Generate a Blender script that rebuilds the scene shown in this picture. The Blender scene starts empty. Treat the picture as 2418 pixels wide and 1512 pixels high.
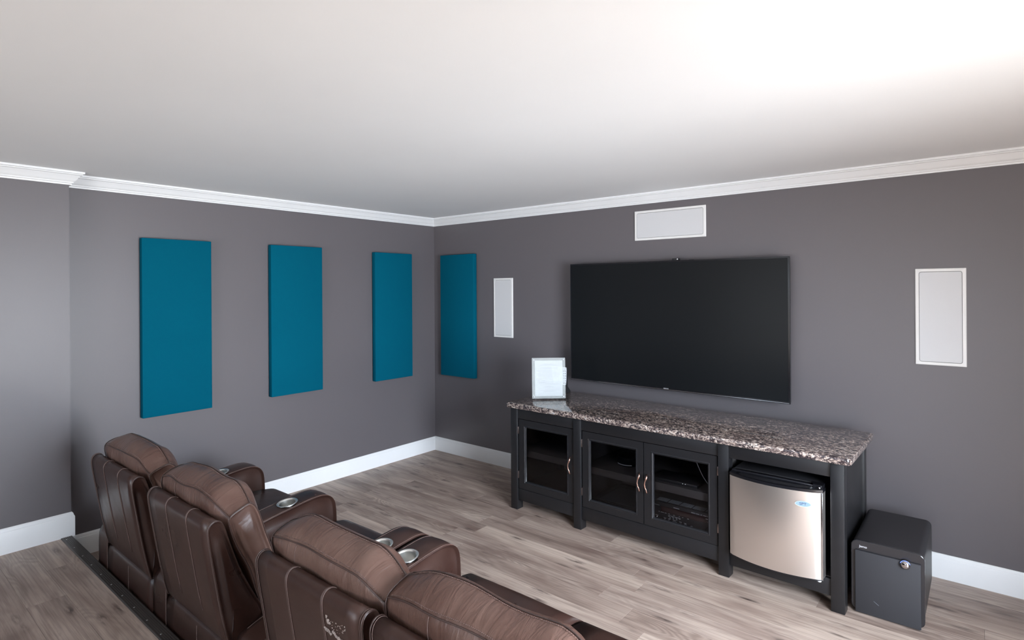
import bpy, bmesh, math, random
from mathutils import Vector, Matrix
random.seed(7)
sc = bpy.context.scene
COL = sc.collection

# ---------------------------------------------------------------- camera
cam_d = bpy.data.cameras.new('camera')
cam = bpy.data.objects.new('camera', cam_d); COL.objects.link(cam)
cam_d.sensor_width = 36.0
cam_d.lens = 1347.7 / 2418 * 36
cam_d.shift_y = -74.757 / 2418
cam_d.clip_start = 0.05
YAW, ROLL = 0.689, -0.0064
fw = Vector((-math.sin(YAW), math.cos(YAW), 0))
rt0 = Vector((math.cos(YAW), math.sin(YAW), 0)); up0 = Vector((0, 0, 1))
rt = rt0 * math.cos(ROLL) + up0 * math.sin(ROLL)
up = up0 * math.cos(ROLL) - rt0 * math.sin(ROLL)
M = Matrix((rt, up, -fw)).transposed().to_4x4()
M.translation = Vector((4.4128, -4.0833, 1.673))
cam.matrix_world = M
sc.camera = cam

# ---------------------------------------------------------------- render look
sc.view_settings.view_transform = 'Standard'
sc.view_settings.look = 'None'
sc.view_settings.gamma = 1.0
sc.view_settings.use_curve_mapping = False
sc.view_settings.exposure = -0.16
cy = sc.cycles
cy.use_denoising = True
cy.max_bounces = 8
cy.diffuse_bounces = 5
cy.glossy_bounces = 4
cy.transmission_bounces = 6
cy.caustics_reflective = False
cy.caustics_refractive = False
cy.sample_clamp_indirect = 6

# ---------------------------------------------------------------- daylight
SKY_COL = (0.66, 0.82, 1.0, 1); GROUND_COL = (0.42, 0.38, 0.34, 1)
w = bpy.data.worlds.new('daylight'); sc.world = w; w.use_nodes = True
nt = w.node_tree; nt.nodes.clear()
o_ = nt.nodes.new('ShaderNodeOutputWorld'); bg = nt.nodes.new('ShaderNodeBackground')
tc = nt.nodes.new('ShaderNodeTexCoord'); sp = nt.nodes.new('ShaderNodeSeparateXYZ')
mr = nt.nodes.new('ShaderNodeMapRange'); mr.inputs[1].default_value = -0.03; mr.inputs[2].default_value = 0.03
mx = nt.nodes.new('ShaderNodeMix'); mx.data_type = 'RGBA'
mx.inputs[6].default_value = GROUND_COL; mx.inputs[7].default_value = SKY_COL
nt.links.new(tc.outputs['Generated'], sp.inputs[0]); nt.links.new(sp.outputs[2], mr.inputs[0])
nt.links.new(mr.outputs[0], mx.inputs[0]); nt.links.new(mx.outputs[2], bg.inputs[0])
bg.inputs[1].default_value = 4.2
nt.links.new(bg.outputs[0], o_.inputs[0])

def area(name, loc, aim, sx, sy, power, color, portal=False, spread=None):
    L = bpy.data.lights.new(name, 'AREA'); L.shape = 'RECTANGLE'; L.size = sx; L.size_y = sy
    L.energy = power; L.color = color
    if spread: L.spread = math.radians(spread)
    if portal: L.cycles.is_portal = True
    o = bpy.data.objects.new(name, L); COL.objects.link(o)
    o.location = loc
    d = Vector(aim) - Vector(loc)
    o.rotation_euler = d.to_track_quat('-Z', 'Y').to_euler()
    return o
RX, RY = 5.7, -6.8            # right wall and rear wall
DY0, DY1, DZ = -3.5, -1.75, 2.12   # patio opening in the right wall
WX0, WX1, WZ0, WZ1 = 0.9, 4.9, 0.35, 2.12   # window added in the unseen rear wall, sized for fill light
area('door_portal', (RX + .06, (DY0 + DY1) / 2, DZ / 2), (0, (DY0 + DY1) / 2, DZ / 2), DY1 - DY0, DZ, 1, (1, 1, 1), portal=True)
area('added_window_portal', ((WX0 + WX1) / 2, RY - .06, (WZ0 + WZ1) / 2), ((WX0 + WX1) / 2, 0, (WZ0 + WZ1) / 2), WX1 - WX0, WZ1 - WZ0, 1, (1, 1, 1), portal=True)
# sunlit paving outside the patio door throwing warm light up at the ceiling
area('patio_bounce', (7.9, -2.6, 0.02), (7.0, -2.6, 1.6), 2.0, 1.6, 110, (1.0, 0.95, 0.88))
area('far_ceiling_fill', (11.0, -2.25, 0.25), (3.0, -2.2, 2.2), 1.0, .5, 100, (1.0, 0.96, 0.90))  # lamp added far outside to brighten the deep ceiling and edge its band
area('door_fill', (5.84, -2.65, 1.2), (1.4, -1.2, -0.3), 1.7, 1.7, 155, (0.80, 0.89, 1.0), spread=100)  # lamp added at the opening to lift the floor and lower left wall
area('rear_fill', (4.6, -10.2, 0.1), (2.6, -1.5, 2.3), 3.0, 1.2, 330, (0.93, 0.95, 0.98))  # lamp added beyond the rear wall to lift the television-side ceiling

SL = bpy.data.lights.new('sun', 'SUN'); SL.energy = 28; SL.angle = math.radians(.6); SL.color = (1.0, .97, .93)
so = bpy.data.objects.new('sun', SL); COL.objects.link(so)
so.rotation_euler = Vector((-1, .35, -1.75)).to_track_quat('-Z', 'Y').to_euler()

# ---------------------------------------------------------------- helpers
def srgb(r, g, b):
    f = lambda c: ((c / 255 + .055) / 1.055) ** 2.4 if c / 255 > .04045 else c / 255 / 12.92
    return (f(r), f(g), f(b), 1)

class NT:
    def __init__(s, name):
        s.m = bpy.data.materials.new(name); s.m.use_nodes = True
        s.t = s.m.node_tree; s.b = s.t.nodes['Principled BSDF']
    def n(s, typ, **kw):
        x = s.t.nodes.new(typ)
        for k, v in kw.items(): setattr(x, k, v)
        return x
    def l(s, a, b): s.t.links.new(a, b)
    def coord(s, kind='Object', scale=(1, 1, 1), rnd=False):
        tc = s.n('ShaderNodeTexCoord'); mp = s.n('ShaderNodeMapping'); mp.inputs['Scale'].default_value = scale
        s.l(tc.outputs[kind], mp.inputs[0])
        if rnd:
            oi = s.n('ShaderNodeObjectInfo'); m = s.n('ShaderNodeMath', operation='MULTIPLY'); m.inputs[1].default_value = 53
            s.l(oi.outputs['Random'], m.inputs[0])
            cx = s.n('ShaderNodeCombineXYZ')
            for i in range(3): s.l(m.outputs[0], cx.inputs[i])
            s.l(cx.outputs[0], mp.inputs['Location'])
        return mp.outputs[0]
    def noise(s, vec, scale, detail=3, rough=.5, dist=0):
        x = s.n('ShaderNodeTexNoise'); x.inputs['Scale'].default_value = scale; x.inputs['Detail'].default_value = detail
        x.inputs['Roughness'].default_value = rough; x.inputs['Distortion'].default_value = dist
        s.l(vec, x.inputs['Vector']); return x.outputs['Fac']
    def ramp(s, fac, stops, interp='LINEAR'):
        x = s.n('ShaderNodeValToRGB'); cr = x.color_ramp; cr.interpolation = interp
        while len(cr.elements) < len(stops): cr.elements.new(.5)
        for e, (p, c) in zip(cr.elements, stops):
            e.position = p; e.color = c if len(c) == 4 else (*c, 1)
        s.l(fac, x.inputs[0]); return x.outputs[0]
    def mix(s, fac, a, b, mode='MIX'):
        x = s.n('ShaderNodeMix', data_type='RGBA', blend_type=mode)
        for sock, v in ((x.inputs[0], fac), (x.inputs[6], a), (x.inputs[7], b)):
            if isinstance(v, (int, float, tuple)): sock.default_value = v
            else: s.l(v, sock)
        return x.outputs[2]
    def bump(s, h, strength=.2, dist=.01, normal=None):
        x = s.n('ShaderNodeBump'); x.inputs['Strength'].default_value = strength; x.inputs['Distance'].default_value = dist
        s.l(h, x.inputs['Height'])
        if normal: s.l(normal, x.inputs['Normal'])
        return x.outputs[0]
    def set(s, **kw):
        for k, v in kw.items():
            i = s.b.inputs[k.replace('_', ' ')]
            if isinstance(v, (int, float, tuple)): i.default_value = v
            else: s.l(v, i)
        return s

def mat_simple(name, col, rough=.5, metal=0, coat=0, noise=0, nscale=20, bump=0, bscale=300, emis=None):
    t = NT(name)
    if noise:
        f = t.noise(t.coord(), nscale, 4)
        c = t.mix(f, tuple(x * (1 - noise) for x in col[:3]) + (1,), tuple(min(1, x * (1 + noise)) for x in col[:3]) + (1,))
    else: c = col
    t.set(Base_Color=c, Roughness=rough, Metallic=metal, Coat_Weight=coat)
    if bump: t.set(Normal=t.bump(t.noise(t.coord(), bscale, 2), bump, .002))
    if emis: t.set(Emission_Color=emis[0], Emission_Strength=emis[1])
    return t.m

MAT = {}
def paint(name, col, rough, bstr=.12):
    t = NT(name)
    f = t.noise(t.coord(), 1.3, 3)
    t.set(Base_Color=t.mix(f, tuple(x * .96 for x in col[:3]) + (1,), tuple(x * 1.04 for x in col[:3]) + (1,)), Roughness=rough)
    t.set(Normal=t.bump(t.noise(t.coord(), 260, 3), bstr, .0015))
    return t.m
MAT['wall'] = paint('wall_paint', (.115, .104, .111, 1), .42)
MAT['wall_bounce'] = paint('bounce_wall_paint', (.72, .71, .69, 1), .6)  # pale colour chosen for the unseen right and rear walls to bounce fill
MAT['ceil'] = paint('ceiling_paint', (.85, .865, .875, 1), .8, .05)
MAT['trim'] = mat_simple('trim_gloss_paint', (.78, .79, .80, 1), .35, noise=.03, nscale=6)
MAT['out'] = mat_simple('outdoor_paving', (.55, .5, .45, 1), .9, noise=.2, nscale=3)

# vinyl planks
t = NT('plank_vinyl')
v = t.coord('Object', (1, 1, 1), rnd=True)
def st(scale):
    m = t.n('ShaderNodeMapping'); m.inputs['Scale'].default_value = scale; t.l(v, m.inputs[0]); return m.outputs[0]
big = t.noise(st((1.1, 7, 1)), 1.0, 3, .6, .6)
fine = t.noise(st((2.6, 120, 5)), 1.0, 6, .62, .25)
field = t.noise(st((1.4, 7.5, 1)), 1.0, 1.5, .45, .25)
mul = t.n('ShaderNodeMath', operation='MULTIPLY'); mul.inputs[1].default_value = 110; t.l(field, mul.inputs[0])
sn = t.n('ShaderNodeMath', operation='SINE'); t.l(mul.outputs[0], sn.inputs[0])
ringf = t.n('ShaderNodeMapRange'); ringf.inputs[1].default_value = -1; ringf.inputs[2].default_value = 1; t.l(sn.outputs[0], ringf.inputs[0])
patch = t.ramp(t.noise(st((.9, 3.4, 1)), 1.0, 2, .5), [(.46, (0, 0, 0)), (.64, (1, 1, 1))])
base = t.ramp(big, [(.28, srgb(132, 114, 104)), (.42, srgb(166, 147, 135)), (.56, srgb(186, 168, 155)), (.72, srgb(206, 188, 174))])
c = t.mix(t.ramp(fine, [(.36, (1, 1, 1)), (.56, (0, 0, 0))]), base, t.mix(.42, base, srgb(96, 78, 70)))
rr = t.n('ShaderNodeMath', operation='MULTIPLY'); t.l(ringf.outputs[0], rr.inputs[0]); t.l(patch, rr.inputs[1])
r2 = t.n('ShaderNodeMath', operation='MULTIPLY'); t.l(rr.outputs[0], r2.inputs[0]); r2.inputs[1].default_value = .42
c = t.mix(r2.outputs[0], c, srgb(98, 80, 72))
# dark cracks and knots
vo = t.n('ShaderNodeTexVoronoi'); vo.inputs['Scale'].default_value = 1.0; t.l(st((3.4, 13.0, 1)), vo.inputs['Vector'])
kn = t.ramp(vo.outputs['Distance'], [(.04, (1, 1, 1)), (.16, (.55, .55, .55)), (.30, (0, 0, 0))])
kmask = t.ramp(t.noise(st((7, 46, 3)), 1.0, 3, .6), [(.42, (0, 0, 0)), (.56, (1, 1, 1))])
k3 = t.n('ShaderNodeMath', operation='MULTIPLY'); t.l(kn, k3.inputs[0]); t.l(kmask, k3.inputs[1])
c = t.mix(k3.outputs[0], c, srgb(66, 52, 49))
cloud = t.ramp(t.noise(st((1.0, 5.0, 1)), 1.3, 3, .6, .4), [(.53, (0, 0, 0)), (.70, (.62, .62, .62))])
c = t.mix(cloud, c, srgb(112, 90, 82))
oi = t.n('ShaderNodeObjectInfo')
tone = t.ramp(oi.outputs['Random'], [(0, (.86, .85, .86)), (1, (1.0, 1.0, 1.0))])
c = t.mix(1.0, c, tone, 'MULTIPLY')
t.set(Base_Color=c, Roughness=.42, Normal=t.bump(fine, .10, .002))
MAT['plank'] = t.m

# granite
t = NT('granite')
v = t.coord('Object', (30, 48, 48))
n1 = t.noise(v, 1.0, 4, .62, 1.4); n2 = t.noise(v, 2.3, 3, .6, .9); n3 = t.noise(t.coord('Object', (4, 4, 4)), 1.0, 2)
c = t.ramp(n1, [(.34, srgb(30, 28, 32)), (.44, srgb(84, 76, 77)), (.50, srgb(128, 113, 108)), (.56, srgb(182, 163, 150)), (.64, srgb(212, 202, 194)), (.72, srgb(126, 132, 146))])
c = t.mix(t.ramp(n2, [(.48, (0, 0, 0)), (.60, (1, 1, 1))]), c, srgb(38, 34, 37))
c = t.mix(t.ramp(n3, [(.4, (0, 0, 0)), (.7, (.35, .35, .35))]), c, srgb(70, 52, 50))
t.set(Base_Color=c, Roughness=.07, IOR=1.5)
MAT['granite'] = t.m

# leather
def leather(name, col, worn, rough=.36, fold=.35, foldscale=(5, 16, 16)):
    t = NT(name)
    f = t.noise(t.coord('Object', (1, 1, 1), rnd=True), 4.5, 4, .6)
    c = t.mix(t.ramp(f, [(.4, (0, 0, 0)), (.68, (1, 1, 1))]), col, worn)
    vo = t.n('ShaderNodeTexVoronoi'); vo.inputs['Scale'].default_value = 420; t.l(t.coord(), vo.inputs['Vector'])
    grain = t.bump(vo.outputs['Distance'], .10, .0012)
    fo = t.bump(t.noise(t.coord('Object', foldscale, rnd=True), 1.0, 4, .55, .8), fold, .012, grain)
    t.set(Base_Color=c, Roughness=t.ramp(f, [(.3, (rough - .06,) * 3), (.7, (rough + .08,) * 3)]), Normal=fo, Specular_IOR_Level=.38)
    return t.m
MAT['leather'] = leather('brown_leather', (.032, .0145, .011, 1), (.048, .024, .0185, 1), .32, .06)
MAT['leather_soft'] = leather('soft_brown_leather', (.100, .053, .041, 1), (.150, .090, .071, 1), .33, .5, (26, 6, 6))
MAT['thread'] = mat_simple('pale_thread', (.15, .095, .082, 1), .6)
MAT['piping'] = mat_simple('leather_piping', (.055, .032, .027, 1), .35)
MAT['flake'] = mat_simple('exposed_backing', (.42, .35, .32, 1), .9)
MAT['steel_cup'] = mat_simple('brushed_cup_steel', (.80, .80, .78, 1), .30, 1)

MAT['cab'] = mat_simple('black_cabinet_lacquer', (.0095, .0092, .0105, 1), .40, bump=.08, bscale=120, noise=.15)
MAT['bead'] = mat_simple('black_bead_gloss', (.012, .012, .014, 1), .22)
MAT['inner'] = mat_simple('cabinet_interior', (.052, .047, .047, 1), .6)
t = NT('door_glass')
t.set(Base_Color=(.9, .9, .9, 1), Roughness=.02, Transmission_Weight=0, Alpha=1)
t.t.nodes.remove(t.b)
gl = t.n('ShaderNodeBsdfGlossy'); gl.inputs['Roughness'].default_value = .03
tr = t.n('ShaderNodeBsdfTransparent'); tr.inputs[0].default_value = (.88, .88, .9, 1)
fr = t.n('ShaderNodeFresnel'); fr.inputs[0].default_value = 1.25
ms = t.n('ShaderNodeMixShader'); t.l(fr.outputs[0], ms.inputs[0]); t.l(tr.outputs[0], ms.inputs[1]); t.l(gl.outputs[0], ms.inputs[2])
t.l(ms.outputs[0], t.t.nodes['Material Output'].inputs[0])
MAT['glass'] = t.m
t = NT('clear_acrylic')
t.t.nodes.remove(t.b)
gl = t.n('ShaderNodeBsdfGlossy'); gl.inputs['Roughness'].default_value = .02
tr = t.n('ShaderNodeBsdfTransparent'); tr.inputs[0].default_value = (.93, .94, .94, 1)
df = t.n('ShaderNodeBsdfDiffuse'); df.inputs[0].default_value = (.85, .87, .86, 1)
fr = t.n('ShaderNodeFresnel'); fr.inputs[0].default_value = 1.06
m0 = t.n('ShaderNodeMixShader'); m0.inputs[0].default_value = .16; t.l(tr.outputs[0], m0.inputs[1]); t.l(df.outputs[0], m0.inputs[2])
ms = t.n('ShaderNodeMixShader'); t.l(fr.outputs[0], ms.inputs[0]); t.l(m0.outputs[0], ms.inputs[1]); t.l(gl.outputs[0], ms.inputs[2])
t.l(ms.outputs[0], t.t.nodes['Material Output'].inputs[0])
MAT['acrylic'] = t.m
MAT['paper'] = mat_simple('paper', (.62, .63, .65, 1), .7)
MAT['ink'] = mat_simple('grey_ink', (.25, .26, .29, 1), .8)
MAT['ink_dark'] = mat_simple('navy_ink', (.03, .05, .09, 1), .6)
MAT['copper'] = mat_simple('antique_copper', (.62, .36, .28, 1), .28, 1)
MAT['hinge'] = mat_simple('hinge_metal', (.35, .27, .25, 1), .35, 1)
t = NT('brushed_fridge_steel')
g = t.noise(t.coord('Object', (700, 700, 4)), 1.0, 2)
t.set(Base_Color=(.82, .775, .735, 1), Metallic=1, Roughness=t.ramp(g, [(.3, (.315,) * 3), (.7, (.335,) * 3)]), Anisotropic=.6)
MAT['fridge_steel'] = t.m
MAT['black_gloss'] = mat_simple('black_gloss_plastic', (.008, .008, .010, 1), .18)
MAT['black_plastic'] = mat_simple('black_plastic', (.013, .013, .015, 1), .4)
MAT['screen'] = mat_simple('screen_glass', (.006, .007, .008, 1), .30)
MAT['screen'].node_tree.nodes['Principled BSDF'].inputs['Specular IOR Level'].default_value = .22
MAT['chrome'] = mat_simple('thin_chrome_strip', (.7, .7, .72, 1), .2, 1)
MAT['silver_print'] = mat_simple('silver_print', (.62, .63, .66, 1), .4)
MAT['badge'] = mat_simple('pale_blue_badge', srgb(118, 140, 160), .4)
MAT['vent'] = mat_simple('vent_grey', (.20, .22, .25, 1), .5)
MAT['display'] = mat_simple('dark_red_display', (.022, .009, .010, 1), .12)
MAT['sub_body'] = mat_simple('subwoofer_vinyl', (.016, .015, .017, 1), .42, bump=.05, bscale=200)
MAT['sub_side'] = mat_simple('subwoofer_ash', (.020, .019, .021, 1), .16)
t = NT('speaker_cloth'); t.set(Base_Color=t.mix(t.noise(t.coord(), 900, 2), (.015, .015, .018, 1), (.027, .026, .030, 1)), Roughness=.75)
MAT['cloth'] = t.m
MAT['blue_led'] = mat_simple('blue_led', (.1, .15, .8, 1), .3, emis=((.15, .25, 1, 1), 2.0))
MAT['white_led'] = mat_simple('white_led', (.8, .8, .8, 1), .3, emis=((.9, .95, 1, 1), .8))
MAT['dome'] = mat_simple('gloss_dome', (.45, .42, .42, 1), .03, 1)
t = NT('teal_fabric')
f = t.noise(t.coord(), 700, 2); f2 = t.noise(t.coord(), 3, 3)
c = t.mix(f, (.0004, .078, .125, 1), (.0008, .10, .16, 1)); c = t.mix(f2, c, (.0005, .083, .135, 1))
t.set(Base_Color=c, Roughness=.9, Specular_IOR_Level=.04, Normal=t.bump(f, .3, .001)); MAT['teal'] = t.m
MAT['spk_frame'] = mat_simple('speaker_white_frame', (.72, .71, .70, 1), .45)
t = NT('perforated_white_grille'); vo = t.n('ShaderNodeTexVoronoi'); vo.inputs['Scale'].default_value = 600; vo.inputs['Randomness'].default_value = 0
t.l(t.coord(), vo.inputs['Vector']); t.set(Base_Color=t.ramp(vo.outputs['Distance'], [(.25, (.42, .42, .43)), (.45, (.62, .62, .63))]), Roughness=.6); MAT['spk_grille'] = t.m
MAT['nosing'] = mat_simple('dark_vinyl_nosing', (.045, .038, .034, 1), .42, noise=.3, nscale=9)
MAT['nosing_tan'] = mat_simple('worn_nosing_lip', (.12, .10, .09, 1), .5, noise=.3, nscale=9)
MAT['screw'] = mat_simple('zinc_screw', (.6, .6, .6, 1), .3, 1)
t = NT('perforated_lid'); vo = t.n('ShaderNodeTexVoronoi'); vo.inputs['Scale'].default_value = 130; vo.inputs['Randomness'].default_value = 0
t.l(t.coord(), vo.inputs['Vector']); t.set(Base_Color=t.ramp(vo.outputs['Distance'], [(.30, (.005, .005, .006)), (.42, (.09, .095, .11))]), Roughness=.45); MAT['perf'] = t.m

# ---- object helpers
def link(o): COL.objects.link(o); return o
def mesh_obj(name, me, mat, parent=None, smooth=False, kind=None):
    me.materials.clear(); me.materials.append(MAT[mat])
    if smooth:
        for p in me.polygons: p.use_smooth = True
    o = bpy.data.objects.new(name, me); link(o)
    if parent is not None: o.parent = parent
    if kind: o['kind'] = kind
    return o
def bm_obj(name, bm, mat, parent=None, smooth=False, kind=None, autos=None):
    bmesh.ops.recalc_face_normals(bm, faces=bm.faces)
    me = bpy.data.meshes.new(name)
    if autos:
        for f in bm.faces: f.smooth = True
        for e in bm.edges:
            if len(e.link_faces) == 2 and e.calc_face_angle(0) > math.radians(autos): e.smooth = False
    bm.to_mesh(me); bm.free()
    return mesh_obj(name, me, mat, parent, smooth, kind)
def tag(o, label, cat, group=None):
    o['label'] = label; o['category'] = cat
    if group: o['group'] = group
    return o
def thing(name, loc, label, cat, group=None, rz=0):
    o = bpy.data.objects.new(name, None); o.empty_display_size = .1; link(o)
    o.location = loc; o.rotation_euler = (0, 0, rz)
    return tag(o, label, cat, group)
def add_box(bm, x0, x1, y0, y1, z0, z1, bev=0, seg=2, mat=None):
    vs = [bm.verts.new(p) for p in ((x0, y0, z0), (x1, y0, z0), (x1, y1, z0), (x0, y1, z0), (x0, y0, z1), (x1, y0, z1), (x1, y1, z1), (x0, y1, z1))]
    fs = [bm.faces.new([vs[i] for i in q]) for q in ((0, 3, 2, 1), (4, 5, 6, 7), (0, 1, 5, 4), (1, 2, 6, 5), (2, 3, 7, 6), (3, 0, 4, 7))]
    if bev:
        es = list({e for f in fs for e in f.edges})
        bmesh.ops.bevel(bm, geom=es, offset=bev, segments=seg, profile=.5, affect='EDGES')
def box(name, mat, x0, x1, y0, y1, z0, z1, parent=None, bev=0, seg=2, kind=None):
    bm = bmesh.new(); add_box(bm, x0, x1, y0, y1, z0, z1, bev, seg)
    return bm_obj(name, bm, mat, parent, kind=kind, autos=40 if bev else None)
def add_tube(bm, pts, r, n=8, closed=False, cap=True):
    pts = [Vector(p) for p in pts]; N = len(pts); rings = []
    prev = None
    for i, p in enumerate(pts):
        a = pts[(i - 1) % N] if (closed or i > 0) else p; b = pts[(i + 1) % N] if (closed or i < N - 1) else p
        d = (b - a).normalized()
        if prev is None:
            ref = Vector((0, 0, 1)) if abs(d.z) < .9 else Vector((1, 0, 0))
            u = d.cross(ref).normalized()
        else:
            u = (prev - d * prev.dot(d)).normalized()
        prev = u; v2 = d.cross(u)
        rr = r[i] if isinstance(r, (list, tuple)) else r
        rings.append([bm.verts.new(p + (u * math.cos(2 * math.pi * k / n) + v2 * math.sin(2 * math.pi * k / n)) * rr) for k in range(n)])
    for i in range(N if closed else N - 1):
        A, B = rings[i], rings[(i + 1) % N]
        for k in range(n): bm.faces.new((A[k], A[(k + 1) % n], B[(k + 1) % n], B[k]))
    if cap and not closed:
        bm.faces.new(rings[0][::-1]); bm.faces.new(rings[-1])
def tube(name, mat, pts, r, parent=None, n=8, closed=False, kind=None):
    bm = bmesh.new(); add_tube(bm, pts, r, n, closed); return bm_obj(name, bm, mat, parent, True, kind)
def add_loft(bm, rings, cap=True):
    R = [[bm.verts.new(p) for p in ring] for ring in rings]; n = len(R[0])
    for A, B in zip(R, R[1:]):
        for k in range(n): bm.faces.new((A[k], A[(k + 1) % n], B[(k + 1) % n], B[k]))
    if cap: bm.faces.new(R[0][::-1]); bm.faces.new(R[-1])
def add_lathe(bm, prof, center, n=32, axis='z'):
    cx, cy_, cz = center; R = []
    for r, h in prof:
        ring = []
        for k in range(n):
            a = 2 * math.pi * k / n
            if axis == 'z': p = (cx + r * math.cos(a), cy_ + r * math.sin(a), cz + h)
            else: p = (cx + r * math.cos(a), cy_ + h, cz + r * math.sin(a))
            ring.append(bm.verts.new(p))
        R.append(ring)
    for A, B in zip(R, R[1:]):
        for k in range(n): bm.faces.new((A[k], A[(k + 1) % n], B[(k + 1) % n], B[k]))
    bm.faces.new(R[0][::-1]); bm.faces.new(R[-1])
def text(name, s, size, mat, loc, rot, parent=None, ext=.0006, align='CENTER', sx=1.0):
    cu = bpy.data.curves.new(name, 'FONT'); cu.body = s; cu.size = size; cu.extrude = ext; cu.align_x = align; cu.align_y = 'CENTER'
    tmp = bpy.data.objects.new('tmp', cu); link(tmp)
    dg = bpy.context.evaluated_depsgraph_get(); dg.update()
    me = bpy.data.meshes.new_from_object(tmp.evaluated_get(dg))
    bpy.data.objects.remove(tmp)
    me.transform(Matrix.Translation(loc) @ rot.to_4x4() @ Matrix.Diagonal((sx, 1, 1, 1)))
    return mesh_obj(name, me, mat, parent)
FRONT = Matrix.Rotation(math.radians(90), 3, 'X')      # text facing -y

# ================================================================ SETTING
H = 2.40; PH = 0.18; PX = 0.11; PY = -3.11
def S(o): o['kind'] = 'structure'; return o
S(box('wall_left', 'wall', -.15, 0, PY, 0, -.05, H + .05))
S(box('wall_left_rear', 'wall', -.15, PX, RY, PY, -.05, H + .05))
S(box('wall_back', 'wall', -.15, RX + .15, 0, .15, -.05, H + .05))
S(box('ceiling', 'ceil', -.15, RX + .15, RY - .15, .15, H, H + .12))
bm = bmesh.new()
add_box(bm, RX, RX + .14, RY, DY0, -.05, H); add_box(bm, RX, RX + .14, DY1, 0, -.05, H); add_box(bm, RX, RX + .14, DY0, DY1, DZ, H)
S(bm_obj('wall_right', bm, 'wall_bounce'))
bm = bmesh.new()
add_box(bm, -.15, WX0, RY - .14, RY, -.05, H); add_box(bm, WX1, RX + .14, RY - .14, RY, -.05, H)
add_box(bm, WX0, WX1, RY - .14, RY, -.05, WZ0); add_box(bm, WX0, WX1, RY - .14, RY, WZ1, H)
S(bm_obj('wall_rear', bm, 'wall_bounce'))
# patio door frame and frame of the added rear window (both behind / beside the camera)
d1 = S(bpy.data.objects.new('door_1', None)); link(d1)
bm = bmesh.new()
for a, b in ((DY0, DY0 + .06), (DY1 - .05, DY1)): add_box(bm, RX + .02, RX + .10, a, b, 0, DZ, .004)
add_box(bm, RX + .02, RX + .10, DY0, DY1, DZ - .05, DZ, .004)
bm_obj('door_frame', bm, 'trim', d1)
w1 = S(bpy.data.objects.new('added_window', None)); link(w1)
bm = bmesh.new()
for a, b in ((WX0, WX0 + .05), (WX1 - .05, WX1), ((WX0 + WX1) / 2 - .03, (WX0 + WX1) / 2 + .03)): add_box(bm, a, b, RY - .10, RY - .02, WZ0, WZ1, .004)
for a, b in ((WZ0, WZ0 + .05), (WZ1 - .05, WZ1)): add_box(bm, WX0, WX1, RY - .10, RY - .02, a, b, .004)
bm_obj('added_window_frame', bm, 'trim', w1)

# floors: slab plus individual vinyl planks
PW, PL, PT = .152, 1.22, .006
def plank_mesh(L, Wd):
    bm = bmesh.new(); g = .0003; add_box(bm, -L / 2 + g, L / 2 - g, -Wd / 2 + g, Wd / 2 - g, -PT, 0)
    top = [e for e in bm.edges if all(abs(v.co.z) < 1e-6 for v in e.verts)]
    bmesh.ops.bevel(bm, geom=top, offset=.0005, segments=1, affect='EDGES')
    me = bpy.data.meshes.new('plank'); bm.to_mesh(me); bm.free(); me.materials.append(MAT['plank']); return me
def lay(parent, x0, x1, y_hi, y_lo, z, fixed):
    cache = {}; y = y_hi; r = 0; offs = 0
    while y > y_lo + .01:
        wd = min(PW, y - y_lo); offs = fixed.get(r, (offs + .43 + .21 * random.random()) % PL) if True else 0
        x = x0 - PL + (offs % PL)
        if r in fixed: x = fixed[r] - PL * math.ceil((fixed[r] - x0) / PL)
        while x < x1:
            a, b = max(x, x0), min(x + PL, x1)
            if b - a > .02:
                key = (round(b - a, 3), round(wd, 3))
                if key not in cache: cache[key] = plank_mesh(b - a, wd)
                o = bpy.data.objects.new('plank', cache[key]); link(o); o.parent = parent
                o.location = ((a + b) / 2, y - wd / 2, z)
            x += PL
        y -= wd; r += 1
fl = S(box('floor', 'inner', -.1, RX, PY, 0, -.05, -PT - .0002))
lay(fl, .002, RX - .002, -.028 + .0, -3.10, 0, {9: 1.78, 8: 2.795, 7: 2.93, 10: .70, 6: 1.62})
pf = S(box('floor_platform', 'inner', PX, RX, RY, -3.118, -.05, PH - PT - .0002))
lay(pf, PX + .002, RX - .002, -3.165, -4.68, PH, {1: .93})
S(box('floor_platform_rear', 'plank', PX, RX, RY, -4.682, PH - .03, PH))
S(box('floor_edge_strip', 'plank', 0, RX, -.028, 0, -.02, -.001))

# ground outside
S(box('ground_outside', 'out', RX + .14, 14, -14, 6, -.3, -.06))

# mouldings -------------------------------------------------
def sweep(name, mat, path, prof, z, ends=(True, True)):
    """prof: (inward offset, height) ring; path travelled with the room on the right-hand side; one object per run"""
    n = len(path); P = [Vector((p[0], p[1])) for p in path]
    nr = []
    for a, b in zip(P, P[1:]):
        d = (b - a).normalized(); nr.append(Vector((d.y, -d.x)))
    mit = []
    for i in range(n):
        if i == 0: m = nr[0]
        elif i == n - 1: m = nr[-1]
        else:
            s = nr[i - 1] + nr[i]; m = s / (s.dot(nr[i]))
        mit.append(m)
    bm = bmesh.new()
    rings = [[(P[i].x + mit[i].x * o, P[i].y + mit[i].y * o, z + h) for o, h in prof] for i in range(n)]
    add_loft(bm, rings)
    return S(bm_obj(name, bm, mat, autos=25))
crown = [(0, -.078), (.010, -.078), (.012, -.070), (.018, -.066), (.018, -.060), (.024, -.056), (.030, -.048), (.038, -.036), (.050, -.022), (.058, -.019), (.058, -.014), (.066, -.012), (.066, 0), (0, 0)]
sweep('trim_1', 'trim', [(PX, RY), (PX, PY), (0, PY)], crown, H)
sweep('trim_2', 'trim', [(0, PY), (0, 0)], crown, H) if False else None
sweep('trim_2', 'trim', [(0, PY - .0), (0, 0), (RX, 0), (RX, RY)], crown, H)
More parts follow.
